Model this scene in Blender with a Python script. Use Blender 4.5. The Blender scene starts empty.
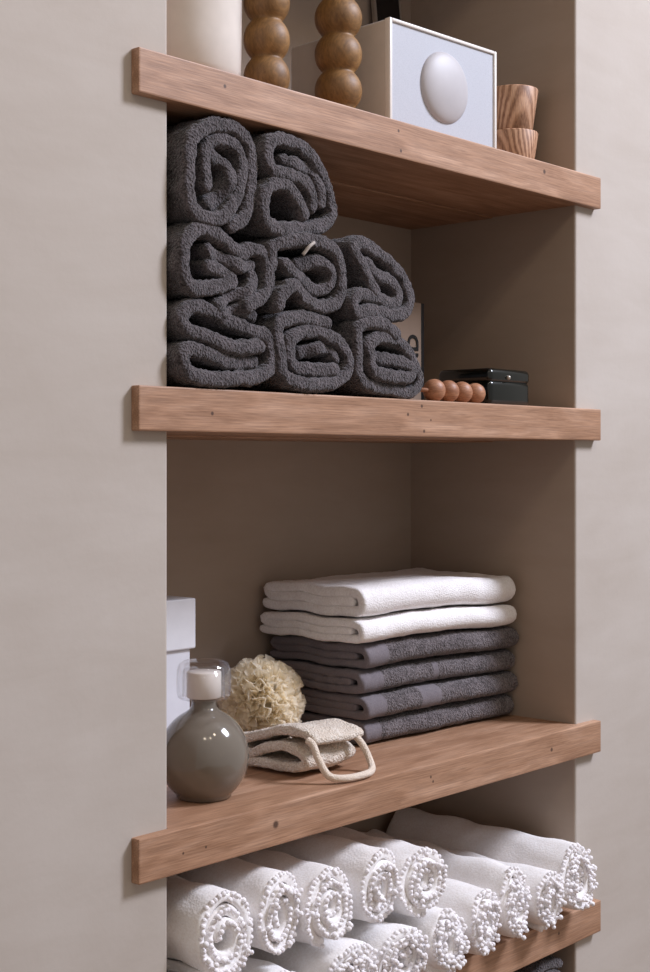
import bpy, bmesh, math, random
from mathutils import Vector, Matrix, noise
random.seed(7)
S = bpy.context.scene
COL = S.collection
PI = math.pi

# ------------------------------------------------------------------ helpers
def srgb(r, g, b):
    def f(c):
        c /= 255.0
        return c / 12.92 if c <= .04045 else ((c + .055) / 1.055) ** 2.4
    return (f(r), f(g), f(b), 1)

def obj(name, bm, mats, parent=None, smooth=True, recalc=True):
    if recalc:
        bmesh.ops.recalc_face_normals(bm, faces=bm.faces[:])
    me = bpy.data.meshes.new(name)
    bm.to_mesh(me); bm.free()
    for p in me.polygons:
        p.use_smooth = smooth
    for m in (mats if isinstance(mats, (list, tuple)) else [mats]):
        me.materials.append(m)
    o = bpy.data.objects.new(name, me)
    COL.objects.link(o)
    if parent:
        o.parent = parent
        o.matrix_parent_inverse = parent.matrix_world.inverted() if False else Matrix.Identity(4)
    return o

def thing(name, label, cat, group=None, loc=(0, 0, 0), rotz=0):
    o = bpy.data.objects.new(name, None)
    o.empty_display_size = .03
    o.location = loc; o.rotation_euler = (0, 0, rotz)
    COL.objects.link(o)
    return tag(o, label, cat, group)

def tag(o, label, cat, group=None):
    o['label'] = label; o['category'] = cat
    if group: o['group'] = group
    return o

def struct(o, cat=None):
    o['kind'] = 'structure'
    return o

def add_box(bm, x0, x1, y0, y1, z0, z1, bev=0, seg=2):
    r = bmesh.ops.create_cube(bm, size=1)
    vs = r['verts']
    for v in vs:
        v.co = Vector(((x0 + x1) / 2 + v.co.x * (x1 - x0), (y0 + y1) / 2 + v.co.y * (y1 - y0), (z0 + z1) / 2 + v.co.z * (z1 - z0)))
    if bev:
        es = list({e for v in vs for e in v.link_edges})
        bmesh.ops.bevel(bm, geom=es, offset=bev, segments=seg, profile=.5, affect='EDGES')

def box(x0, x1, y0, y1, z0, z1, bev=0, seg=2):
    bm = bmesh.new(); add_box(bm, x0, x1, y0, y1, z0, z1, bev, seg); return bm

def lathe(prof, n=64, c=(0, 0, 0), bm=None):
    bm = bm or bmesh.new()
    rings = []
    for r, z in prof:
        if r < 1e-6:
            rings.append([bm.verts.new((c[0], c[1], c[2] + z))])
        else:
            rings.append([bm.verts.new((c[0] + r * math.cos(2 * PI * i / n), c[1] + r * math.sin(2 * PI * i / n), c[2] + z)) for i in range(n)])
    for a, b in zip(rings, rings[1:]):
        for i in range(n):
            j = (i + 1) % n
            if len(a) == 1 and len(b) > 1: bm.faces.new((a[0], b[i], b[j]))
            elif len(b) == 1 and len(a) > 1: bm.faces.new((a[i], a[j], b[0]))
            elif len(a) > 1: bm.faces.new((a[i], a[j], b[j], b[i]))
    return bm

def catmull(pts, n):
    """n samples evenly spaced along a Catmull-Rom curve through pts"""
    P = [Vector(p) for p in pts]
    P = [P[0] * 2 - P[1]] + P + [P[-1] * 2 - P[-2]]
    out = []
    for i in range(1, len(P) - 2):
        for k in range(12):
            t = k / 12
            a, b, c, d = P[i - 1:i + 3]
            out.append(.5 * ((2 * b) + (c - a) * t + (2 * a - 5 * b + 4 * c - d) * t * t + (3 * b - a - 3 * c + d) * t ** 3))
    out.append(P[-2])
    L = [0]
    for a, b in zip(out, out[1:]): L.append(L[-1] + (b - a).length)
    res = []; j = 0
    for k in range(n):
        s = L[-1] * k / (n - 1)
        while j < len(L) - 2 and L[j + 1] < s: j += 1
        t = (s - L[j]) / max(1e-9, L[j + 1] - L[j])
        res.append(out[j].lerp(out[j + 1], min(1, t)))
    return res, L[-1]

def strip(bm, path, half, c0, c1, mapf, nc=30, step=.004, namp=.0012, nscale=60, off=None, seed=0, front=.008, grain=0, gscale=300):
    """cloth: a thick strip following a 2-D path, extruded along a third axis, soft rounded rims"""
    _, L = catmull(path, 10)
    n = max(12, int(L / step))
    P, _ = catmull(path, n)
    N = []
    for i in range(n):
        d = P[min(n - 1, i + 1)] - P[max(0, i - 1)]
        d.normalize()
        N.append(Vector((-d.y, d.x)))
    T0 = (P[1] - P[0]).normalized(); T1 = (P[-1] - P[-2]).normalized()
    # cross-section loop: list of (base point, direction scaled)
    loop = []
    for i in range(n): loop.append((P[i], N[i], i / (n - 1)))
    for a in (45, 90, 135):
        loop.append((P[-1], N[-1] * math.cos(math.radians(a)) + T1 * math.sin(math.radians(a)), 1))
    for i in range(n - 1, -1, -1): loop.append((P[i], -N[i], i / (n - 1)))
    for a in (45, 90, 135):
        loop.append((P[0], -N[0] * math.cos(math.radians(a)) - T0 * math.sin(math.radians(a)), 0))
    fr = [(0, 0), (.0, .45), (.12, .7), (.35, .87), (.65, .97), (1, 1)]
    cs = [(c0 + a * front, s) for a, s in fr]
    for k in range(1, nc): cs.append((c0 + front + (c1 - c0 - 2 * front) * k / nc, 1))
    cs += [(c1 - a * front, s) for a, s in reversed(fr)]
    rings = []
    for ci, (c, s) in enumerate(cs):
        ring = []
        u = (c - c0) / (c1 - c0)
        for p, d, t in loop:
            q = p + d * half * s
            o = (off(t) * (1 - u) if off else 0)
            w = Vector((q.x, q.y, c + o))
            nv = noise.noise(Vector((w.x * nscale + seed, w.y * nscale, w.z * nscale * .6)))
            g = noise.noise(Vector((w.x * gscale + seed, w.y * gscale, w.z * gscale))) * grain if grain else 0
            q2 = q + d * (nv * namp * 2 + g) * min(1, s * 1.3)
            ring.append(bm.verts.new(mapf(q2.x, q2.y, c + o + nv * namp)))
        rings.append(ring)
    m = len(loop)
    for a, b in zip(rings, rings[1:]):
        for i in range(m):
            j = (i + 1) % m
            bm.faces.new((a[i], b[i], b[j], a[j]))
    bmesh.ops.remove_doubles(bm, verts=rings[0] + rings[-1], dist=2e-5)
    return P

def tube(path, r, n=12, samples=80, closed=False, bm=None):
    bm = bm or bmesh.new()
    P = [Vector(p) for p in path]
    Q = []
    PP = [P[0] * 2 - P[1]] + P + [P[-1] * 2 - P[-2]]
    segs = len(P) - 1
    for k in range(samples):
        s = k / (samples - 1) * segs
        i = min(int(s), segs - 1); t = s - i
        a, b, c, d = PP[i:i + 4]
        Q.append(.5 * ((2 * b) + (c - a) * t + (2 * a - 5 * b + 4 * c - d) * t * t + (3 * b - a - 3 * c + d) * t ** 3))
    rings = []
    up = Vector((0, 0, 1))
    for k, q in enumerate(Q):
        d = (Q[min(k + 1, samples - 1)] - Q[max(0, k - 1)]).normalized()
        u = up - d * up.dot(d)
        if u.length < .05: u = Vector((1, 0, 0))
        u.normalize(); v = d.cross(u); up = u
        rings.append([bm.verts.new(q + (u * math.cos(2 * PI * i / n) + v * math.sin(2 * PI * i / n)) * r) for i in range(n)])
    for a, b in zip(rings, rings[1:]):
        for i in range(n):
            j = (i + 1) % n
            bm.faces.new((a[i], a[j], b[j], b[i]))
    bm.faces.new(rings[0]); bm.faces.new(rings[-1])
    return bm

# ------------------------------------------------------------------ materials
class NT:
    def __init__(s, name):
        s.m = bpy.data.materials.new(name); s.m.use_nodes = True
        s.t = s.m.node_tree; s.p = s.t.nodes['Principled BSDF']; s.out = s.t.nodes['Material Output']
    def n(s, typ, **kw):
        nd = s.t.nodes.new(typ)
        for k, v in kw.items():
            if k in nd.inputs: nd.inputs[k].default_value = v
            else: setattr(nd, k, v)
        return nd
    def l(s, a, b): s.t.links.new(a, b)
    def set(s, **kw):
        for k, v in kw.items(): s.p.inputs[k.replace('_', ' ')].default_value = v
    def coords(s, scale=(1, 1, 1), rot=(0, 0, 0)):
        tc = s.n('ShaderNodeTexCoord'); mp = s.n('ShaderNodeMapping')
        mp.inputs['Scale'].default_value = scale; mp.inputs['Rotation'].default_value = rot
        s.l(tc.outputs['Object'], mp.inputs['Vector']); return mp.outputs['Vector']
    def noise(s, vec, scale, detail=4, rough=.5, dist=0):
        nd = s.n('ShaderNodeTexNoise', Scale=scale, Detail=detail, Roughness=rough, Distortion=dist)
        s.l(vec, nd.inputs['Vector']); return nd.outputs['Fac']
    def ramp(s, fac, stops):
        r = s.n('ShaderNodeValToRGB'); e = r.color_ramp.elements
        while len(e) < len(stops): e.new(.5)
        for el, (p, c) in zip(e, stops): el.position = p; el.color = c
        s.l(fac, r.inputs['Fac']); return r.outputs['Color']
    def mix(s, fac, a, b, mode='MIX'):
        m = s.n('ShaderNodeMix', data_type='RGBA', blend_type=mode)
        for k, v in ((0, fac), (6, a), (7, b)):
            if hasattr(v, 'is_output') or hasattr(v, 'links'): s.l(v, m.inputs[k])
            else: m.inputs[k].default_value = v
        return m.outputs[2]
    def bump(s, h, strength=.3, dist=.002):
        b = s.n('ShaderNodeBump', Strength=strength, Distance=dist)
        s.l(h, b.inputs['Height']); s.l(b.outputs['Normal'], s.p.inputs['Normal'])

def plaster(name, c, c2):
    m = NT(name); v = m.coords()
    a = m.noise(v, 2.2, 6, .6, .6); b = m.noise(m.coords((1, 1, 4), (0, .5, 0)), 5, 6, .65, .4)
    col = m.ramp(a, [(.3, c), (.7, c2)])
    col = m.mix(.35, col, m.ramp(b, [(.35, c), (.65, c2)]))
    m.l(col, m.p.inputs['Base Color'])
    m.set(Roughness=.85); m.bump(m.noise(v, 90, 5, .6), .12, .002)
    return m.m

def wood(name, cols, knots=(), stretch=(1.3, 9, 9), rough=.55, gs=9):
    m = NT(name); v = m.coords(stretch)
    a = m.noise(v, gs * .5, 5, .55, 1.2)
    v2 = m.coords((stretch[0] * 2, stretch[1] * 9, stretch[2] * 9))
    b = m.noise(v2, gs * .8, 4, .6, .3)
    w = m.n('ShaderNodeTexWave', wave_type='BANDS', bands_direction='Z')
    w.inputs['Scale'].default_value = 2.2; w.inputs['Distortion'].default_value = 9
    w.inputs['Detail'].default_value = 3; w.inputs['Detail Scale'].default_value = .7
    m.l(m.coords((stretch[0] * .6, stretch[1] * .5, stretch[2] * .9), (.3, 0, 0)), w.inputs['Vector'])
    col = m.ramp(a, [(.25, cols[0]), (.5, cols[1]), (.75, cols[2])])
    col = m.mix(m.ramp(w.outputs['Fac'], [(0, (0, 0, 0, 1)), (1, (.35, .35, .35, 1))]), col, cols[0])
    col = m.mix(.55, col, m.ramp(b, [(.35, (.45, .42, .4, 1)), (.62, (1.1, 1.1, 1.1, 1))]), 'MULTIPLY')
    tc = m.n('ShaderNodeTexCoord')
    for (kx, kz, r) in knots:
        mp = m.n('ShaderNodeMapping'); mp.inputs['Scale'].default_value = (1, 0, 1)
        m.l(tc.outputs['Object'], mp.inputs['Vector'])
        d = m.n('ShaderNodeVectorMath', operation='DISTANCE'); d.inputs[1].default_value = (kx, 0, kz)
        m.l(mp.outputs['Vector'], d.inputs[0])
        r1 = m.n('ShaderNodeMapRange'); r1.inputs[1].default_value = r * .5; r1.inputs[2].default_value = r
        r1.inputs[3].default_value = .85; r1.inputs[4].default_value = 0
        m.l(d.outputs['Value'], r1.inputs[0])
        col = m.mix(r1.outputs[0], col, srgb(60, 35, 25))
    m.l(col, m.p.inputs['Base Color'])
    m.set(Roughness=rough); m.bump(b, .15, .0012)
    return m.m

def terry(name, c1, c2, bump=.8, sheen=.25, scale=420, sheen_tint=(1, 1, 1, 1)):
    m = NT(name); v = m.coords()
    a = m.noise(v, scale, 3, .7); big = m.noise(v, 55, 4, .6)
    vo = m.n('ShaderNodeTexVoronoi', Scale=scale * 1.1); m.l(v, vo.inputs['Vector'])
    col = m.ramp(a, [(.38, c1), (.60, c2)])
    col = m.mix(.38, col, m.ramp(big, [(.35, c1), (.65, c2)]))
    m.l(col, m.p.inputs['Base Color'])
    mx = m.n('ShaderNodeMath', operation='ADD'); m.l(a, mx.inputs[0]); m.l(vo.outputs['Distance'], mx.inputs[1])
    m.set(Roughness=.95); m.p.inputs['Sheen Weight'].default_value = sheen
    m.p.inputs['Sheen Roughness'].default_value = .5; m.p.inputs['Sheen Tint'].default_value = sheen_tint
    m.p.inputs['Specular IOR Level'].default_value = .1
    m.bump(mx.outputs[0], bump, .003)
    return m.m

def plain(name, c, rough=.5, **kw):
    m = NT(name); v = m.coords()
    a = m.noise(v, 40, 3, .5)
    lo = tuple(x * .94 for x in c[:3]) + (1,)
    m.l(m.ramp(a, [(.3, lo), (.7, c)]), m.p.inputs['Base Color'])
    m.set(Roughness=rough)
    for k, x in kw.items(): m.p.inputs[k.replace('_', ' ')].default_value = x
    return m.m

M = {}
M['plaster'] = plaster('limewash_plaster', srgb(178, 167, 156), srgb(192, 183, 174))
M['plaster_shade'] = plaster('shaded_niche_plaster', srgb(160, 142, 126), srgb(172, 154, 139))  # same plaster as outside, the niche's shade put into a darker, browner colour
OAK = [srgb(146, 106, 78), srgb(178, 137, 108), srgb(200, 161, 134)]
M['terry_dark'] = terry('charcoal_terry', srgb(36, 31, 32), srgb(106, 98, 101), bump=1.0, scale=300)
M['terry_grey'] = terry('grey_terry', srgb(54, 47, 48), srgb(134, 125, 127), sheen=.2, bump=1.0, scale=300)
M['hem_grey'] = terry('grey_hem', srgb(110, 103, 107), srgb(126, 119, 123), bump=.15, sheen=.1)
M['terry_white'] = terry('white_terry', srgb(232, 226, 224), srgb(250, 247, 246), bump=.35, scale=380, sheen=.1)
M['cotton'] = terry('white_cotton', srgb(240, 235, 232), srgb(252, 250, 250), bump=.15, scale=300, sheen=.1)
M['pompom'] = terry('pompom_cotton', srgb(240, 234, 235), srgb(252, 250, 252), bump=.3, scale=700, sheen=.1)
M['cream'] = terry('cream_terry', srgb(212, 192, 172), srgb(245, 235, 222), bump=.8, scale=330)
M['cord'] = terry('cream_cord', srgb(225, 205, 185), srgb(242, 228, 212), bump=.5, scale=500)
M['ceramic_grey'] = plain('taupe_glaze', srgb(120, 111, 100), .12, Coat_Weight=.5)
M['ceramic_white'] = plain('white_glaze', srgb(226, 216, 207), .15, Coat_Weight=.5)
M['white_plastic'] = plain('white_plastic', srgb(232, 226, 220), .4)
M['collar_white'] = plain('white_collar', srgb(236, 226, 216), .35)
M['speaker_side'] = plain('speaker_side', srgb(205, 196, 188), .45)
M['card_white'] = plain('white_card', srgb(236, 236, 242), .6)
M['card_rim'] = plain('white_card_lid', srgb(228, 228, 236), .6)
M['black_gloss'] = plain('black_green_lacquer', srgb(10, 15, 13), .2, Coat_Weight=.25)
M['black'] = plain('black_card', srgb(20, 18, 18), .4)
M['steel'] = plain('pale_metal', srgb(190, 182, 172), .35, Metallic=.6)
M['label'] = plain('woven_label', srgb(190, 180, 172), .8)
M['ball_wood'] = wood('beech_balls', [srgb(150, 98, 68), srgb(176, 124, 92), srgb(192, 142, 110)], stretch=(4, 4, 14), rough=.5)
M['bobbin'] = wood('mustard_stained_wood', [srgb(112, 78, 40), srgb(142, 104, 58), srgb(164, 124, 76)], stretch=(6, 6, 2), rough=.55)
def cupmat():
    m = NT('striped_cup_wood')
    w = m.n('ShaderNodeTexWave', wave_type='BANDS', bands_direction='X')
    w.inputs['Scale'].default_value = 55; w.inputs['Distortion'].default_value = 2.5; w.inputs['Detail'].default_value = 3; w.inputs['Detail Scale'].default_value = 1.2
    m.l(m.coords((1, .6, .45), (0, .6, .4)), w.inputs['Vector'])
    f = m.noise(m.coords((8, 8, 1.5), (0, .5, 0)), 60, 4)
    col = m.ramp(w.outputs['Fac'], [(.1, srgb(124, 82, 56)), (.5, srgb(172, 126, 94)), (.9, srgb(200, 158, 128))])
    col = m.mix(.3, col, m.ramp(f, [(.35, srgb(110, 72, 48)), (.65, srgb(210, 170, 135))]))
    m.l(col, m.p.inputs['Base Color']); m.set(Roughness=.5); return m.m
M['cup'] = cupmat()
M['floor'] = wood('floor_oak', [srgb(120, 92, 70), srgb(140, 108, 84), srgb(155, 122, 96)], stretch=(1, 6, 6))
M['ceiling'] = plaster('ceiling_plaster', srgb(225, 220, 212), srgb(235, 230, 224))

def grille():
    m = NT('speaker_grille_cloth'); v = m.coords()
    vo = m.n('ShaderNodeTexVoronoi', Scale=700); m.l(v, vo.inputs['Vector'])
    m.l(m.ramp(vo.outputs['Distance'], [(0, srgb(166, 168, 176)), (.5, srgb(184, 186, 194))]), m.p.inputs['Base Color'])
    m.set(Roughness=.6); m.bump(vo.outputs['Distance'], .1, .0005); return m.m
M['grille'] = grille()
M['dome'] = plain('dome_paint', srgb(184, 180, 182), .5)

def glass():
    m = NT('clear_acrylic')
    tr = m.n('ShaderNodeBsdfTransparent'); tr.inputs[0].default_value = (.985, .985, .99, 1)
    gl = m.n('ShaderNodeBsdfGlossy', Roughness=.04); gl.inputs['Color'].default_value = (.9, .9, .92, 1)
    lw = m.n('ShaderNodeLayerWeight', Blend=.35)
    r = m.n('ShaderNodeMapRange'); m.l(lw.outputs['Facing'], r.inputs[0]); r.inputs[3].default_value = .02; r.inputs[4].default_value = .5
    mx = m.n('ShaderNodeMixShader'); m.l(r.outputs[0], mx.inputs[0]); m.l(tr.outputs[0], mx.inputs[1]); m.l(gl.outputs[0], mx.inputs[2])
    m.l(mx.outputs[0], m.out.inputs['Surface']); return m.m
M['glass'] = glass()

def puffmat():
    m = NT('cream_net'); v = m.coords()
    m.l(m.ramp(m.noise(v, 300, 3), [(.3, srgb(246, 236, 216)), (.7, srgb(252, 248, 236))]), m.p.inputs['Base Color'])
    m.set(Roughness=.6)
    tr = m.n('ShaderNodeBsdfTranslucent'); tr.inputs['Color'].default_value = srgb(255, 246, 226)
    mx = m.n('ShaderNodeMixShader'); mx.inputs[0].default_value = .6
    m.l(m.p.outputs[0], mx.inputs[1]); m.l(tr.outputs[0], mx.inputs[2]); tp = m.n('ShaderNodeBsdfTransparent'); m2 = m.n('ShaderNodeMixShader'); m2.inputs[0].default_value = .28
    m.l(mx.outputs[0], m2.inputs[1]); m.l(tp.outputs[0], m2.inputs[2]); m.l(m2.outputs[0], m.out.inputs['Surface'])
    return m.m
M['puff'] = puffmat()

# ------------------------------------------------------------------ setting
T = .0129; XL = .0536; XR = .9084; D = .3461; TH = .05
FZ = -1.5; CZ = 3.0; X0 = -2.2; X1 = 2.0
def wall_box(name, x0, x1, y0, y1, z0, z1, mat, bev=.003):
    return struct(obj(name, box(x0, x1, y0, y1, z0, z1, bev, 2), mat, smooth=False))

def wall_side(name, x0, x1, corner_right):
    """front wall slab; the reveal towards the niche takes the same plaster with shade put into its colour"""
    bm = box(x0, x1, T, D + .12, FZ, CZ, .004, 3)
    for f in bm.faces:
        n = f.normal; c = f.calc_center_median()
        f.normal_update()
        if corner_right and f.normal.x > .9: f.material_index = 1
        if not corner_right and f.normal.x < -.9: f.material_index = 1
    o = obj(name, bm, [M['plaster'], M['plaster_shade']], smooth=False)
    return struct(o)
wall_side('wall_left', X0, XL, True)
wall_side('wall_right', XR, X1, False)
wall_box('wall_back', XL, XR, D, D + .12, FZ, CZ, M['plaster_shade'], 0)
wall_box('wall_top', XL, XR, T, D, .86, CZ, M['plaster_shade'], 0)
wall_box('floor', X0, X1, -3.6, D + .12, FZ - .1, FZ, M['floor'], 0)
wall_box('ceiling', X0, X1, -1.6, D + .12, CZ, CZ + .1, M['ceiling'], 0)

# ------------------------------------------------------------------ shelves
Z1, Z2, Z3, Z4, Z5 = .4522, .0805, -.4189, -.7069, -.90
def shelf(z, label, knots, seam=.17, back_drop=.0, W=.9635):
    m = wood('oak_board', OAK, [(x, zz - z, r) for x, zz, r in knots])
    t = thing('wooden_shelf', label, 'shelf', 'oak shelves of the niche', (0, 0, z))
    bm = bmesh.new()
    pts = [(0, 0), (W, 0), (W, T), (XR, T), (XR, seam), (XL, seam), (XL, T), (0, T)]
    lo = [bm.verts.new((x, y, -TH)) for x, y in pts]; hi = [bm.verts.new((x, y, 0)) for x, y in pts]
    bm.faces.new(lo[::-1]); bm.faces.new(hi)
    for i in range(8): bm.faces.new((lo[i], lo[(i + 1) % 8], hi[(i + 1) % 8], hi[i]))
    es = [e for e in bm.edges if min(v.co.y for v in e.verts) < T + .001 and not (abs(e.verts[0].co.y - T) < 1e-5 and abs(e.verts[1].co.y - T) < 1e-5)
          and max(v.co.y for v in e.verts) <= T + 1e-5]
    bmesh.ops.bevel(bm, geom=es, offset=.0018, segments=2, profile=.6, affect='EDGES')
    obj('front_board', bm, m, t, smooth=False)
    obj('rear_board', box(XL, XR, seam + .002, D, -TH - .0018, -.0005, .001, 1), m, t, smooth=False)
    return t
shelf(Z1, 'topmost oak shelf, carrying the white speaker and the wooden bead stands',
      [(.45, .438, .0028), (.455, .412, .003), (.80, .437, .0045), (.13, .434, .003)])
shelf(Z2, 'second oak shelf from the top, carrying the charcoal towel rolls and the dark glossy box',
      [(.11, .052, .003), (.47, .06, .003), (.50, .072, .003), (.505, .038, .003), (.52, .0535, .002)])
shelf(Z3, 'third oak shelf from the top, carrying the folded towels, cream puff and grey bottle',
      [(.215, -.443, .006), (.52, -.436, .0025), (.525, -.443, .0025), (.82, -.444, .004), (.10, -.447, .002), (.065, -.447, .002)])
shelf(Z4, 'lowest oak shelf in view, carrying the white pompom towel rolls', [(.84, -.73, .003)])
shelf(Z5, 'oak shelf below the picture under the charcoal towel roll', [])

# ------------------------------------------------------------------ charcoal rolls
ROLLS = {
"A2":[[(0.136,0.276),(0.158,0.29),(0.169,0.325),(0.171,0.366),(0.158,0.391),(0.129,0.398),(0.091,0.388),(0.068,0.367),(0.061,0.325),(0.065,0.29),(0.091,0.278),(0.121,0.286),(0.139,0.307),(0.15,0.33),(0.154,0.358),(0.142,0.376),(0.12,0.381),(0.099,0.372),(0.093,0.351),(0.094,0.319)],[(0.107,0.359),(0.129,0.351),(0.134,0.332),(0.123,0.311),(0.102,0.297)]],
"B2":[[(0.273,0.317),(0.271,0.334),(0.258,0.348),(0.226,0.352),(0.199,0.355),(0.19,0.373),(0.202,0.393),(0.237,0.396),(0.273,0.388),(0.297,0.366),(0.312,0.34),(0.316,0.312),(0.291,0.295),(0.248,0.286),(0.206,0.282),(0.187,0.291),(0.184,0.314),(0.195,0.333),(0.223,0.339),(0.241,0.327),(0.258,0.307)],[(0.226,0.372),(0.251,0.369),(0.278,0.368),(0.288,0.351),(0.293,0.327)]],
"A1":[[(0.158,0.18),(0.182,0.19),(0.197,0.208),(0.199,0.23),(0.189,0.249),(0.168,0.25),(0.152,0.244),(0.129,0.255),(0.104,0.265),(0.077,0.264),(0.059,0.249),(0.053,0.221),(0.062,0.197),(0.085,0.193),(0.113,0.199),(0.14,0.208),(0.123,0.216),(0.099,0.224)],[(0.099,0.241),(0.123,0.237),(0.149,0.228),(0.175,0.231)],[(0.116,0.175),(0.136,0.188),(0.162,0.197),(0.178,0.213),(0.175,0.22)],[(0.123,0.166),(0.142,0.172),(0.158,0.176),(0.178,0.168)]],
"A0":[[(0.175,0.129),(0.136,0.125),(0.094,0.135),(0.062,0.143),(0.056,0.158),(0.073,0.171),(0.101,0.169),(0.136,0.158),(0.168,0.15),(0.194,0.144),(0.204,0.126),(0.2,0.107),(0.182,0.094),(0.136,0.087),(0.091,0.085),(0.062,0.091),(0.053,0.106),(0.061,0.119),(0.085,0.117),(0.126,0.108),(0.172,0.109)]],
"B1":[[(0.205,0.234),(0.205,0.257),(0.233,0.269),(0.275,0.274),(0.309,0.268),(0.326,0.25),(0.334,0.224),(0.326,0.199),(0.294,0.19),(0.261,0.197),(0.237,0.211),(0.214,0.197),(0.21,0.184)],[(0.256,0.241),(0.285,0.248),(0.309,0.239),(0.311,0.221),(0.292,0.211),(0.268,0.22),(0.242,0.229),(0.224,0.24)]],
"B0":[[(0.306,0.169),(0.27,0.173),(0.23,0.168),(0.212,0.156),(0.214,0.124),(0.217,0.099),(0.237,0.087),(0.285,0.086),(0.326,0.096),(0.343,0.118),(0.331,0.141),(0.306,0.153),(0.275,0.156),(0.244,0.147),(0.235,0.126),(0.242,0.108),(0.275,0.105),(0.311,0.107)],[(0.261,0.127),(0.289,0.134),(0.316,0.132),(0.319,0.122)]],
"C1":[[(0.393,0.22),(0.382,0.232),(0.369,0.255),(0.356,0.274),(0.372,0.284),(0.401,0.277),(0.438,0.262),(0.463,0.242),(0.474,0.217),(0.46,0.196),(0.428,0.19),(0.385,0.192),(0.356,0.186),(0.349,0.202),(0.367,0.212),(0.401,0.21),(0.436,0.205),(0.449,0.218),(0.436,0.236),(0.406,0.243),(0.388,0.257)]],
"C0":[[(0.433,0.164),(0.406,0.175),(0.372,0.174),(0.356,0.163),(0.359,0.133),(0.362,0.106),(0.382,0.091),(0.428,0.086),(0.474,0.084),(0.493,0.101),(0.48,0.125),(0.455,0.148),(0.417,0.156),(0.385,0.149),(0.38,0.127),(0.388,0.11),(0.428,0.104),(0.466,0.105),(0.466,0.121),(0.428,0.126),(0.401,0.128)]],

}
RL = {
 'A2': 'tall charcoal towel roll at the top of the left column, against the upper shelf',
 'B2': 'charcoal towel roll on the top tier, right of the tall one',
 'A1': 'charcoal towel roll in the middle tier beside the left wall edge',
 'A0': 'charcoal towel roll on the shelf in the bottom left corner of the heap',
 'B1': 'charcoal towel roll in the very middle of the heap with small pale tag',
 'B0': 'charcoal towel roll on the shelf between two others, centre of the bottom tier',
 'C1': 'charcoal towel roll at the right end of the middle tier, sloping top',
 'C0': 'charcoal towel roll at the right end of the bottom tier, next to wooden balls',
}
def xfit(x): return .0645 + (x - .053) * (.4385 / .44)
def zfit(z): return .0908 + (z - .084) * (.3000 / .314)
for k, strips in ROLLS.items():
    bm = bmesh.new()
    cx = sum(xfit(p[0]) for p in strips[0]) / len(strips[0])
    cz = sum(zfit(p[1]) for p in strips[0]) / len(strips[0])
    sd = hash(k[0]) % 1 + ord(k[0]) * 3.1 + ord(k[1])
    for si, st in enumerate(strips):
        pts = [(xfit(p[0]), zfit(p[1])) for p in st]
        y0 = -.001 + (.006 if si else 0) + random.uniform(0, .003)
        def mapf(a, b, c, cx=cx, cz=cz, sd=sd):
            u = max(0, (c - .02) / .3)
            s = 1 - .05 * math.sin(u * PI) * 0
            da = .003 * math.sin(c * 25 + sd) * min(1, u * 4)
            db = .0015 * math.sin(c * 31 + sd * 2) * min(1, u * 4)
            return (cx + (a - cx) * s + da, c, cz + (b - cz) * s + db)
        strip(bm, pts, .0094 if not si else .0088, y0, .315, mapf, nc=44, step=.0020, namp=.0015, nscale=70, seed=sd + si,
              off=lambda t, sd=sd: .005 * math.sin(t * 9 + sd), grain=.0018, gscale=240, front=.008)
    # a soft core so that one cannot look right through the roll
    o = obj('towel_roll', bm, M['terry_dark'])
    tag(o, RL[k], 'towel', 'rolled charcoal towels on the second shelf')
    if k == 'B1':
        tp = tube([(.262, -.001, .252), (.268, -.006, .262), (.276, -.007, .268)], .0022, 8, 14)
        obj('care_tag', tp, M['label'], o)

# charcoal roll under the lowest shelf in view
def spiral(cx, cz, rx, rz, turns, pitch, ph=0, dirn=1, n=60, flat=0):
    pts = []
    for i in range(n):
        t = i / (n - 1)
        a = ph + dirn * 2 * PI * turns * t
        k = 1 - t * turns * pitch
        w = 1 + .05 * math.sin(3 * a + ph) * (1 - t)
        pts.append((cx + rx * k * w * math.cos(a), cz + rz * k * w * math.sin(a)))
    return pts
bm = bmesh.new()
strip(bm, spiral(.835, Z5 + .066, .060, .057, 2.6, .31, 1), .008, .012, .315, lambda a, b, c: (a, c, b), nc=30, step=.004, grain=.0012, gscale=330)
tag(obj('towel_roll', bm, M['terry_dark']), 'dark towel roll beneath the lowest oak shelf, at the bottom right', 'towel')

# ------------------------------------------------------------------ white pompom rolls
def pompoms(pts3, r):
    bm = bmesh.new()
    tmpl = bmesh.new(); bmesh.ops.create_icosphere(tmpl, subdivisions=2, radius=1)
    tv = [v.co.copy() for v in tmpl.verts]; tf = [[v.index for v in f.verts] for f in tmpl.faces]; tmpl.free()
    for p in pts3:
        rr = r * random.uniform(.88, 1.12)
        vs = [bm.verts.new(Vector(p) + c * rr * (1 + .12 * noise.noise(c * 3 + Vector(p) * 50))) for c in tv]
        for f in tf: bm.faces.new([vs[i] for i in f])
    return bm

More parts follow.
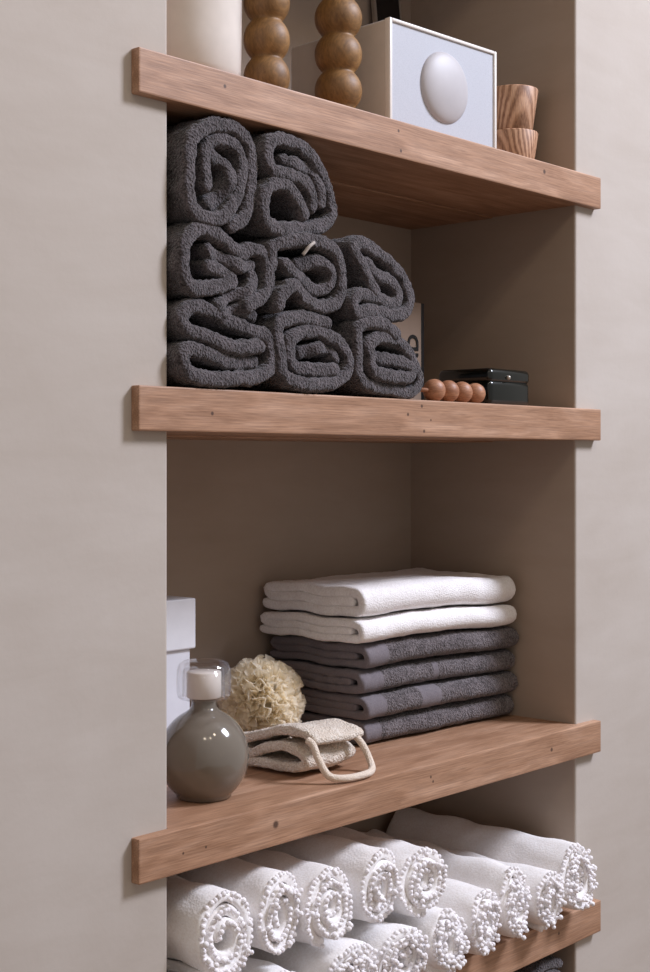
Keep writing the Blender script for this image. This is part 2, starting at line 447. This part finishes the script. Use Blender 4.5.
def white_roll(cx, cz, rx, rz, label, ph=0., turns=2.7, dirn=1, y0=-.024, cone=.0, y1=.325, rim=.0, swell=.0, lean=0., seed=0, hood=.012, loose=.2):
    pitch = .275
    half = .0063
    sp = spiral(cx, cz, rx - half, rz - half, turns, pitch, ph, dirn)
    offf = lambda t: cone * (t - .0) + .004 * math.sin(t * 17 + seed) + (hood * math.exp(-t * 6))
    def mapf(a, b, c):
        u = max(0, (c - y0) / (y1 - y0))
        s = 1 + swell * math.sin(min(1, u * 1.2) * PI * .9)
        wr = .0015 * math.sin(c * 60 + seed + a * 40) * min(1, u * 6)
        zc = cz + (b - cz) * s
        return (cx + (a - cx) * s + lean * u + wr, c, zc + wr)
    t = thing('pompom_towel_roll', label, 'towel', 'rolled white pompom towels on the lowest shelf in view')
    bm = bmesh.new()
    P = strip(bm, sp, half, y0, y1, mapf, nc=26, step=.0035, namp=.0011, nscale=45, off=offf, seed=seed, front=.006, grain=.0004)
    obj('rolled_cloth', bm, M['cotton'], t)
    # the trim: one bobble every 8 mm along the rolled edge
    pts = []
    _, L = catmull(sp, 10)
    n = int(L / .0060)
    Q, _ = catmull(sp, n)
    for i, q in enumerate(Q):
        tt = i / (n - 1)
        d = (Vector((q.x - cx, q.y - cz))); d.normalize()
        outw = .002 if tt > .36 else .0045
        yy = y0 + offf(tt) - .001 + (0.003 if tt < .36 else 0) + random.uniform(-.002, .0015)
        pts.append((q.x + d.x * outw + random.uniform(-.001, .001), yy, q.y + d.y * outw + random.uniform(-.001, .001)))
    for i in range(int(n * loose)):      # a second row dangling in front of the face
        tt = random.uniform(.1, .95); q = Q[int(tt * (n - 1))]
        pts.append((q.x + random.uniform(-.004, .004), y0 + offf(tt) - .007, q.y + random.uniform(-.006, .004)))
    obj('pompom_trim', pompoms(pts, .0034), M['pompom'], t)
    return t

SB = Z4 + .0012
W = [
 # bottom tier
 (.085, SB + .049, .052, .048, 'white pompom towel roll of the bottom tier at the far left, mostly cut off'),
 (.205, SB + .047, .056, .047, 'white pompom towel roll of the bottom tier, beneath the second upper roll'),
 (.325, SB + .050, .054, .050, 'white pompom towel roll of the bottom tier directly under the fourth upper roll'),
 (.427, SB + .049, .050, .049, 'white pompom towel roll of the bottom tier under the small rightmost upper roll, left side'),
 (.520, SB + .049, .046, .049, 'white pompom towel roll of the bottom tier under the small rightmost upper roll, right side'),
 (.607, SB + .052, .042, .052, 'white pompom towel roll of the bottom tier, first one right of the stacked upper rolls'),
 (.689, SB + .058, .039, .058, 'tall white pompom towel roll, third from the right end of the lowest shelf in view'),
 (.767, SB + .048, .038, .048, 'small white pompom towel roll, second from the right end of the lowest shelf in view'),
 (.856, SB + .058, .049, .058, 'large white pompom towel roll at the right end, leaning on the niche wall'),
 # upper tier
 (.116, -.5520, .050, .058, 'large white pompom towel roll on the upper tier beside the left wall edge'),
 (.208, -.5500, .045, .057, 'white pompom towel roll on the upper tier, second from the left'),
 (.298, -.5590, .047, .053, 'white pompom towel roll on the upper tier, third from the left'),
 (.391, -.5570, .045, .055, 'white pompom towel roll on the upper tier, fourth from the left'),
 (.487, -.5690, .050, .049, 'rightmost white pompom towel roll of the upper tier, with a neat round spiral'),
]
for i, (cx, cz, rx, rz, lab) in enumerate(W):
    up = i >= 9
    white_roll(cx, cz, rx, rz, lab, ph=[4.2, 4.4, 5.2, 5.2, 3.7, 5.8, 3.4, 4.8, 3.5, 4.2, 5.4, 4.6, 5.6, 4.9][i],
               dirn=[1, -1, 1, -1, 1, 1, -1, 1, -1, 1, 1, -1, 1, -1][i], y0=(-.026 if not up else -.016) - [0, 0, .002, .004, .004, .006, 0, .006, 0, 0, 0, .002, .004, .002][i],
               turns=[3.0, 2.9, 3.0, 2.9, 3, 2.9, 2.9, 2.8, 2.9, 2.8, 2.7, 3.0, 2.8, 3.0][i],
               swell=.0 if not up else .0, seed=i * 3.7, hood=.013 if i != 8 else .008, loose=.12 if up else (1.0 if i in (2, 3, 4) else .55))

# ------------------------------------------------------------------ folded stacks
def folded(name, z, h, x0, x1, yf, yb, mats, label, group, hem=None, seed=0, wave=.004, gr=.0014):
    q = h * .30; half = h * .175
    m = z + h / 2
    path = [(yf + .030, m + .0003), (yf + .07, m), (yb - .06, m), (yb - .022, m + .001), (yb - half - .004, m + q * .5), (yb - .025, m + q), (yb - .07, m + q), (yf + .06, m + q),
            (yf + .022, m + q * .98), (yf + half + .002, m + q * .55), (yf + half, m - q * .5), (yf + .02, m - q * .98), (yf + .06, m - q), (yb - .05, m - q), (yb - .01, m - q)]
    bm = bmesh.new()
    def mapf(a, b, c):
        w = wave * noise.noise(Vector((c * 9 + 2.1, 1.3, a * 3)))
        w += wave * 1.1 * noise.noise(Vector((a * 16, c * 4, 7.3)))
        e = .004 * noise.noise(Vector((c * 14, seed * 3.1, 0)))
        a -= .014 * (c - x0) / (x1 - x0) * max(0, min(1, (yb - a) / (yb - yf)))
        tw = (c - x0) * (.03 * math.sin(seed * 2.3))
        return (c, a + e * (1 if a < (yf + yb) / 2 else 0) + tw * 0, b + w)
    strip(bm, path, half, x0, x1, mapf, nc=70, step=.0045, namp=.0006, nscale=60, seed=seed, front=.006, grain=gr, gscale=240)
    if hem:
        for f in bm.faces:
            x = f.calc_center_median().x - x0
            if any(a < x < b for a, b in hem): f.material_index = 1
    o = obj(name, bm, mats)
    return tag(o, label, 'towel', group)
GH = .0375
gl = ['bottom grey towel of the folded stack, lying on the oak shelf', 'folded grey towel second from the bottom of the stack',
      'folded grey towel third from the bottom of the stack', 'folded grey towel directly beneath the white ones']
for k in range(4):
    folded('folded_towel', Z3 + .001 + k * GH, GH - .0006, .540 - [.0, .004, .010, .004][k] + .004, [.902, .9045, .9, .9][k], [.138, .130, .136, .128][k], .335, [M['terry_grey'], M['hem_grey']], gl[k],
           'folded grey towels', hem=[(-.01, [.035, .040, .044, .047][k]), ([.3, .12, .165, .3][k], [.3, .165, .175, .3][k])], seed=2.1 + k * 1.7, wave=[.0004, .0015, .0028, .004][k])
zt = Z3 + .001 + 4 * GH
folded('folded_towel', zt + .001, .036, .522, .890, .125, .340, [M['terry_white']], 'lower folded white towel, lying on the grey stack', 'folded white towels', seed=9, wave=.0045, gr=.0004)
folded('folded_towel', zt + .038, .046, .530, .892, .128, .340, [M['terry_white']], 'upper folded white towel, topmost of the whole stack', 'folded white towels', seed=14, wave=.005, gr=.0004)

# ------------------------------------------------------------------ mitt with loop
t = thing('bath_mitt', 'cream terry bath mitt, folded, with a cord loop, lying on the shelf before the puff', 'bath mitt')
mz = Z3
path = [(.17, mz + .006), (.13, mz + .0062), (.085, mz + .008), (.066, mz + .016), (.075, mz + .028), (.105, mz + .034), (.14, mz + .026), (.165, mz + .016),
        (.182, mz + .022), (.186, mz + .034), (.165, mz + .038), (.14, mz + .046), (.10, mz + .056), (.07, mz + .055), (.052, mz + .048)]
bm = bmesh.new()
strip(bm, path, .0068, .332, .436, lambda a, b, c: (c + (.13 - a) * .05, a + (c - .335) * .05, b - (c - .335) * .05 * max(0, (b - mz) / .05) + .001 * math.sin(c * 60)), nc=30, step=.003, namp=.0012, nscale=50, grain=.0008, front=.006)
for v in bm.verts: v.co.z += .004
for v in bm.verts: v.co.z = max(v.co.z, mz + .0006)
obj('mitt_body', bm, M['cream'], t)
lp = [(.352, .052, mz + .052), (.354, .044, mz + .046), (.356, .036, mz + .028), (.362, .024, mz + .010), (.378, .012, mz + .0058), (.410, .008, mz + .0056), (.436, .018, mz + .0058), (.450, .034, mz + .014), (.450, .046, mz + .030), (.444, .056, mz + .043), (.430, .064, mz + .049), (.415, .072, mz + .050)]
lp = [(.327 + (x - .352) * 1.06, y, z + (.003 if z > mz + .02 else .001)) for x, y, z in lp]
obj('cord_loop', tube(lp, .0048, 12, 90), M['cord'], t)

# ------------------------------------------------------------------ bath puff
t = thing('bath_puff', 'ruffled cream net bath puff between grey bottle and folded towels', 'bath sponge')
pc = Vector((.441, .250, Z3 + .0685)); pr = .0675
bm = bmesh.new()
random.seed(11)
for i in range(420):
    zz = 1 - 2 * (i + .5) / 420; a = i * 2.39996
    d = Vector((math.sqrt(1 - zz * zz) * math.cos(a), math.sqrt(1 - zz * zz) * math.sin(a), zz))
    tan = d.cross(Vector((random.uniform(-1, 1), random.uniform(-1, 1), random.uniform(-1, 1)))).normalized()
    bit = d.cross(tan)
    wdt = random.uniform(.012, .022); ph = random.uniform(0, 6); fr = random.uniform(1.5, 2.8); lean = random.uniform(-.5, .5)
    top = pr * random.uniform(.86, 1.0); bend = random.uniform(-.012, .012)
    g = []
    for r_ in range(6):
        v = r_ / 5; row = []
        for c_ in range(17):
            u = c_ / 8 - 1
            rad = .040 + (top - .040) * v - .010 * u * u * v
            off = math.sin(u * fr * PI + ph) * .0050 * v + lean * .02 * v * v + bend * u * u * v
            p = d * rad + tan * (u * wdt * (.4 + .6 * v)) + bit * off
            if p.length > pr: p = p.normalized() * (pr - .002 + .002 * math.sin(u * 9))
            row.append(bm.verts.new(pc + p))
        g.append(row)
    for r_ in range(5):
        for c_ in range(16):
            bm.faces.new((g[r_][c_], g[r_][c_ + 1], g[r_ + 1][c_ + 1], g[r_ + 1][c_]))
obj('netting', bm, M['puff'], t, recalc=False)
obj('core', lathe([(0, -.044), (.026, -.036), (.044, 0), (.026, .036), (0, .044)], 24, pc), M['puff'], t)

# ------------------------------------------------------------------ grey bottle
bx_, by_ = .1835, .0935
t = thing('glass_stoppered_bottle', 'round taupe grey glazed bottle with clear stopper, at the left end of the third shelf', 'bottle', loc=(bx_, by_, Z3))
R = .0562
prof = [(0, 0), (.030, 0), (.034, .0012)]
for k in range(1, 30):
    a = -math.radians(56) + math.radians(56 + 66) * k / 29
    prof.append((R * math.cos(a), .0500 + .003 * k / 29 + (R * 1.02) * math.sin(a)))
zn = prof[-1][1]; rn = prof[-1][0]
prof += [(rn - .004, zn + .003), (rn - .007, zn + .0065), (rn - .0078, zn + .011), (rn - .0078, zn + .018), (0, zn + .018)]
bot = lathe(prof, 96)
obj('bottle_body', bot, M['ceramic_grey'], t)
zc = zn + .0182
obj('collar', lathe([(0, 0), (.0205, 0), (.0215, .0012), (.0215, .031), (.0205, .0322), (0, .0322)], 64, (0, 0, zc)), M['collar_white'], t)
# clear bell-shaped stopper around the collar
outer = [(.0255, -.002), (.029, -.0015), (.0325, .001), (.0335, .006), (.034, .020), (.0335, .034), (.031, .041), (.026, .0448), (.018, .046), (0, .0462)]
inner = [(0, .0375), (.018, .0373), (.0255, .035), (.0265, .0), (.0255, -.002)]
obj('clear_stopper', lathe(outer[::1] + inner[:-1] + [(.0255, -.002)], 72, (0, 0, zc)), M['glass'], t)

# white lidded box in the back
t = thing('white_box', 'plain white lidded box standing behind the grey bottle, cut off by the wall edge', 'box')
obj('box_body', box(.088, .262, .205, .33, Z3 + .0003, Z3 + .166, .0015), M['card_rim'], t, smooth=False)
obj('lid', box(.085, .268, .2, .335, Z3 + .1665, Z3 + .2335, .002), M['card_white'], t, smooth=False)

# ------------------------------------------------------------------ top shelf
jar = [(0, 0), (.046, 0), (.053, .002), (.0575, .007), (.0625, .016), (.0635, .05), (.064, .13), (.060, .19), (.055, .205), (.040, .213), (.030, .218), (.029, .235), (.026, .235), (.026, .215), (0, .21)]
tag(obj('ceramic_jar', lathe(jar, 96, (.152, .085, Z1)), M['ceramic_white']), 'white glazed ceramic jar at the left end of the top shelf', 'jar')

def bobbin(cx, cy, r, step, nb, label, base):
    t = thing('bobbin_stand', label, 'candle holder', 'turned wooden bead stands', (cx, cy, Z1))
    pb = [(0, 0), (r * 1.02, 0), (r * 1.08, .004), (r * 1.02, .010), (r * .72, base * .7)]
    z = base
    for k in range(nb):
        for j in range(0, 13):
            a = -PI * .27 + PI * .54 * j / 12
            pb.append((max(r * math.cos(a), .35 * r), z + step / 2 + (step / 2 - .0008) * math.sin(a) / math.sin(PI * .27)))
        z += step
    pb += [(r * .45, z + .004), (r * .8, z + .012), (r * .8, z + .02), (0, z + .02)]
    obj('beaded_stem', lathe(pb[4:], 72), M['bobbin'], t)
    obj('base', lathe(pb[:5] + [(0, base * .7)], 72), M['bobbin'], t)
bobbin(.306, .105, .0305, .0492, 4, 'wooden bead stand beside the white jar', .022)
bobbin(.447, .105, .0330, .0500, 4, 'wooden bead stand standing right before the side of the white speaker', .032)

# speaker
t = thing('speaker', 'white box speaker with grey grille and round dome on the top shelf', 'speaker', loc=(.512, .07, Z1), rotz=-math.radians(3))
Wd, Dp, Hh = .240, .20, .167
obj('case', box(0, Wd, .0, Dp, .0005, Hh, .006, 4), M['speaker_side'], t)
bm = bmesh.new()
fr = .0055
for a in [(0, fr, 0, Hh), (Wd - fr, Wd, 0, Hh), (fr, Wd - fr, 0, fr), (fr, Wd - fr, Hh - fr, Hh)]:
    add_box(bm, a[0], a[1], -.004, .006, a[2] + .0005, a[3], .0012, 2)
obj('front_frame', bm, M['white_plastic'], t)
obj('grille', box(fr, Wd - fr, -.0012, .004, fr, Hh - fr, 0), M['grille'], t, smooth=False)
bm = bmesh.new()
dome = []
for k in range(0, 13):
    a = PI / 2 * k / 12
    dome.append((.052 * math.sin(a + 1e-9) if k else 0, .014 * math.cos(a)))
lathe(dome, 64, (0, 0, 0), bm)
bmesh.ops.transform(bm, matrix=Matrix.Translation((Wd * .5, -.0012, Hh * .54)) @ Matrix.Rotation(PI / 2, 4, 'X'), verts=bm.verts)
obj('dome', bm, M['dome'], t)

# leaning narrow panel behind speaker
t = thing('leaning_panel', 'narrow black panel with pale metal edges leaning behind the white speaker', 'frame', loc=(.792, .298, Z1), rotz=0)
t.rotation_euler = (-math.radians(6), 0, 0)
obj('black_face', box(.004, .066, .0, .006, .001, .36, .0005), M['black'], t, smooth=False)
obj('side_rail', box(0, .004, -.001, .008, 0, .36, .0008), M['steel'], t)
obj('side_rail', box(.066, .070, -.001, .008, 0, .36, .0008), M['steel'], t)

# wooden cups
def cup(cx, cy, z, lab, rt=.0405, rb=.0305, h=.0475, rot=0):
    pr_ = [(0, .0005), (rb, .0005), (rb + .001, .002), (rt, h - .002), (rt - .001, h), (rt - .004, h), (rb - .004, .006), (0, .006)]
    o = obj('wooden_cup', lathe(pr_, 10 if False else 48), M['cup'])
    o.location = (cx, cy, z); o.rotation_euler = (0, 0, rot)
    return tag(o, lab, 'cup', 'striped wooden cups')
cup(.852, .094, Z1, 'lower tapered striped wooden cup, on the top shelf beside the speaker', h=.066)
cup(.852, .094, Z1 + .0665, 'upper tapered striped wooden cup, stacked on the other cup', h=.068, rot=1.4)

# ------------------------------------------------------------------ second shelf, right
t = thing('ball_massager', 'row of four small wooden balls lying by the right towel rolls', 'massager')
for k in range(4):
    r = [.0162, .0160, .0158, .0154][k]
    bm = bmesh.new(); bmesh.ops.create_uvsphere(bm, u_segments=32, v_segments=20, radius=r)
    bmesh.ops.translate(bm, verts=bm.verts, vec=(.566 + .0338 * k, .030 + .001 * k, Z2 + r + .0003))
    obj('ball', bm, M['ball_wood'], t)
bm = tube([(.53, .0295, Z2 + .0163), (.68, .0335, Z2 + .0163)], .003, 10, 4)
obj('rod', bm, M['ball_wood'], t)

t = thing('dark_box', 'glossy black-green box with rounded edges near the right niche wall', 'box', loc=(.722, .045, Z2))
obj('box_body', box(0, .108, 0, .100, .0004, .040, .009, 4), M['black_gloss'], t)
obj('lid', box(-.0004, .1084, -.0004, .1004, .0352, .0575, .0085, 5), M['black_gloss'], t)
bm = bmesh.new(); bmesh.ops.create_uvsphere(bm, u_segments=16, v_segments=10, radius=.0035)
bmesh.ops.translate(bm, verts=bm.verts, vec=(.045, -.002, .044))
obj('pale_bead', bm, M['steel'], t)  # small pale bead on the front of the box

# book with a vertical title
t = thing('book', 'beige book with black sideways letters, standing behind the charcoal towel rolls', 'book', loc=(.60, .20, Z2))
obj('page_block', box(.006, .158, .0025, .020, .0004, .166, .0005), M['black'], t, smooth=False)
obj('cover', box(0, .152, 0, .0025, 0, .168, .0006), plain('beige_cover', srgb(146, 124, 107), .6), t, smooth=False)
obj('spine', box(.152, .1595, -.0002, .022, 0, .168, .001), M['black'], t, smooth=False)
cu = bpy.data.curves.new('title', 'FONT'); cu.body = 'AND'; cu.size = .037; cu.offset = .0008; cu.extrude = .0004; cu.align_x = 'LEFT'
tmp = bpy.data.objects.new('title', cu); COL.objects.link(tmp)
dg = bpy.context.evaluated_depsgraph_get()
me = bpy.data.meshes.new_from_object(tmp.evaluated_get(dg)); bpy.data.objects.remove(tmp)
me.materials.append(M['black'])
o = bpy.data.objects.new('title_lettering', me); COL.objects.link(o); o.parent = t
# reads bottom to top on the cover that faces the room
o.matrix_local = Matrix.Translation((.143, -.0008, .036)) @ Matrix.Rotation(PI / 2, 4, 'X') @ Matrix.Rotation(PI / 2, 4, 'Z')

# ------------------------------------------------------------------ light
def area(name, loc, target, sx, sy, e, col):
    l = bpy.data.lights.new(name, 'AREA'); l.shape = 'RECTANGLE'; l.size = sx; l.size_y = sy; l.energy = e; l.color = col
    o = bpy.data.objects.new(name, l); COL.objects.link(o); o.location = loc
    o.rotation_euler = (Vector(target) - Vector(loc)).to_track_quat('-Z', 'Y').to_euler()
    return o
c = Vector((.5, 0, -.1))
area('window_daylight', c + Vector((.55, -.62, .78)).normalized() * 4.2, c, .9, 1.1, 220, (.81, .85, 1.0))
for i, (x, y) in enumerate([(-.9, -1.2), (-.4, -1.5), (.2, -1.3)]):
    l = bpy.data.lights.new('ceiling_spot', 'POINT'); l.energy = 6; l.shadow_soft_size = .03; l.color = (1, .82, .62)
    o = bpy.data.objects.new('ceiling_spot', l); COL.objects.link(o); o.location = (x, y, 1.5)
w = bpy.data.worlds.new('room_ambience'); S.world = w; w.use_nodes = True
w.node_tree.nodes['Background'].inputs[0].default_value = (.95, .89, .84, 1)
w.node_tree.nodes['Background'].inputs[1].default_value = .39

# ------------------------------------------------------------------ camera
cam = bpy.data.cameras.new('camera'); co = bpy.data.objects.new('camera', cam); COL.objects.link(co)
co.location = (-1.0055, -1.1871, -.0045); co.rotation_euler = (PI / 2, 0, -.8343)
cam.sensor_fit = 'VERTICAL'; cam.sensor_height = 36; cam.sensor_width = 24; cam.lens = 1405.3642 / 972 * 36
cam.shift_y = -(486 - 462.36) / 972
cam.clip_start = .02
S.camera = co
S.view_settings.view_transform = 'Standard'; S.view_settings.look = 'None'
S.view_settings.exposure = .06; S.view_settings.gamma = 1
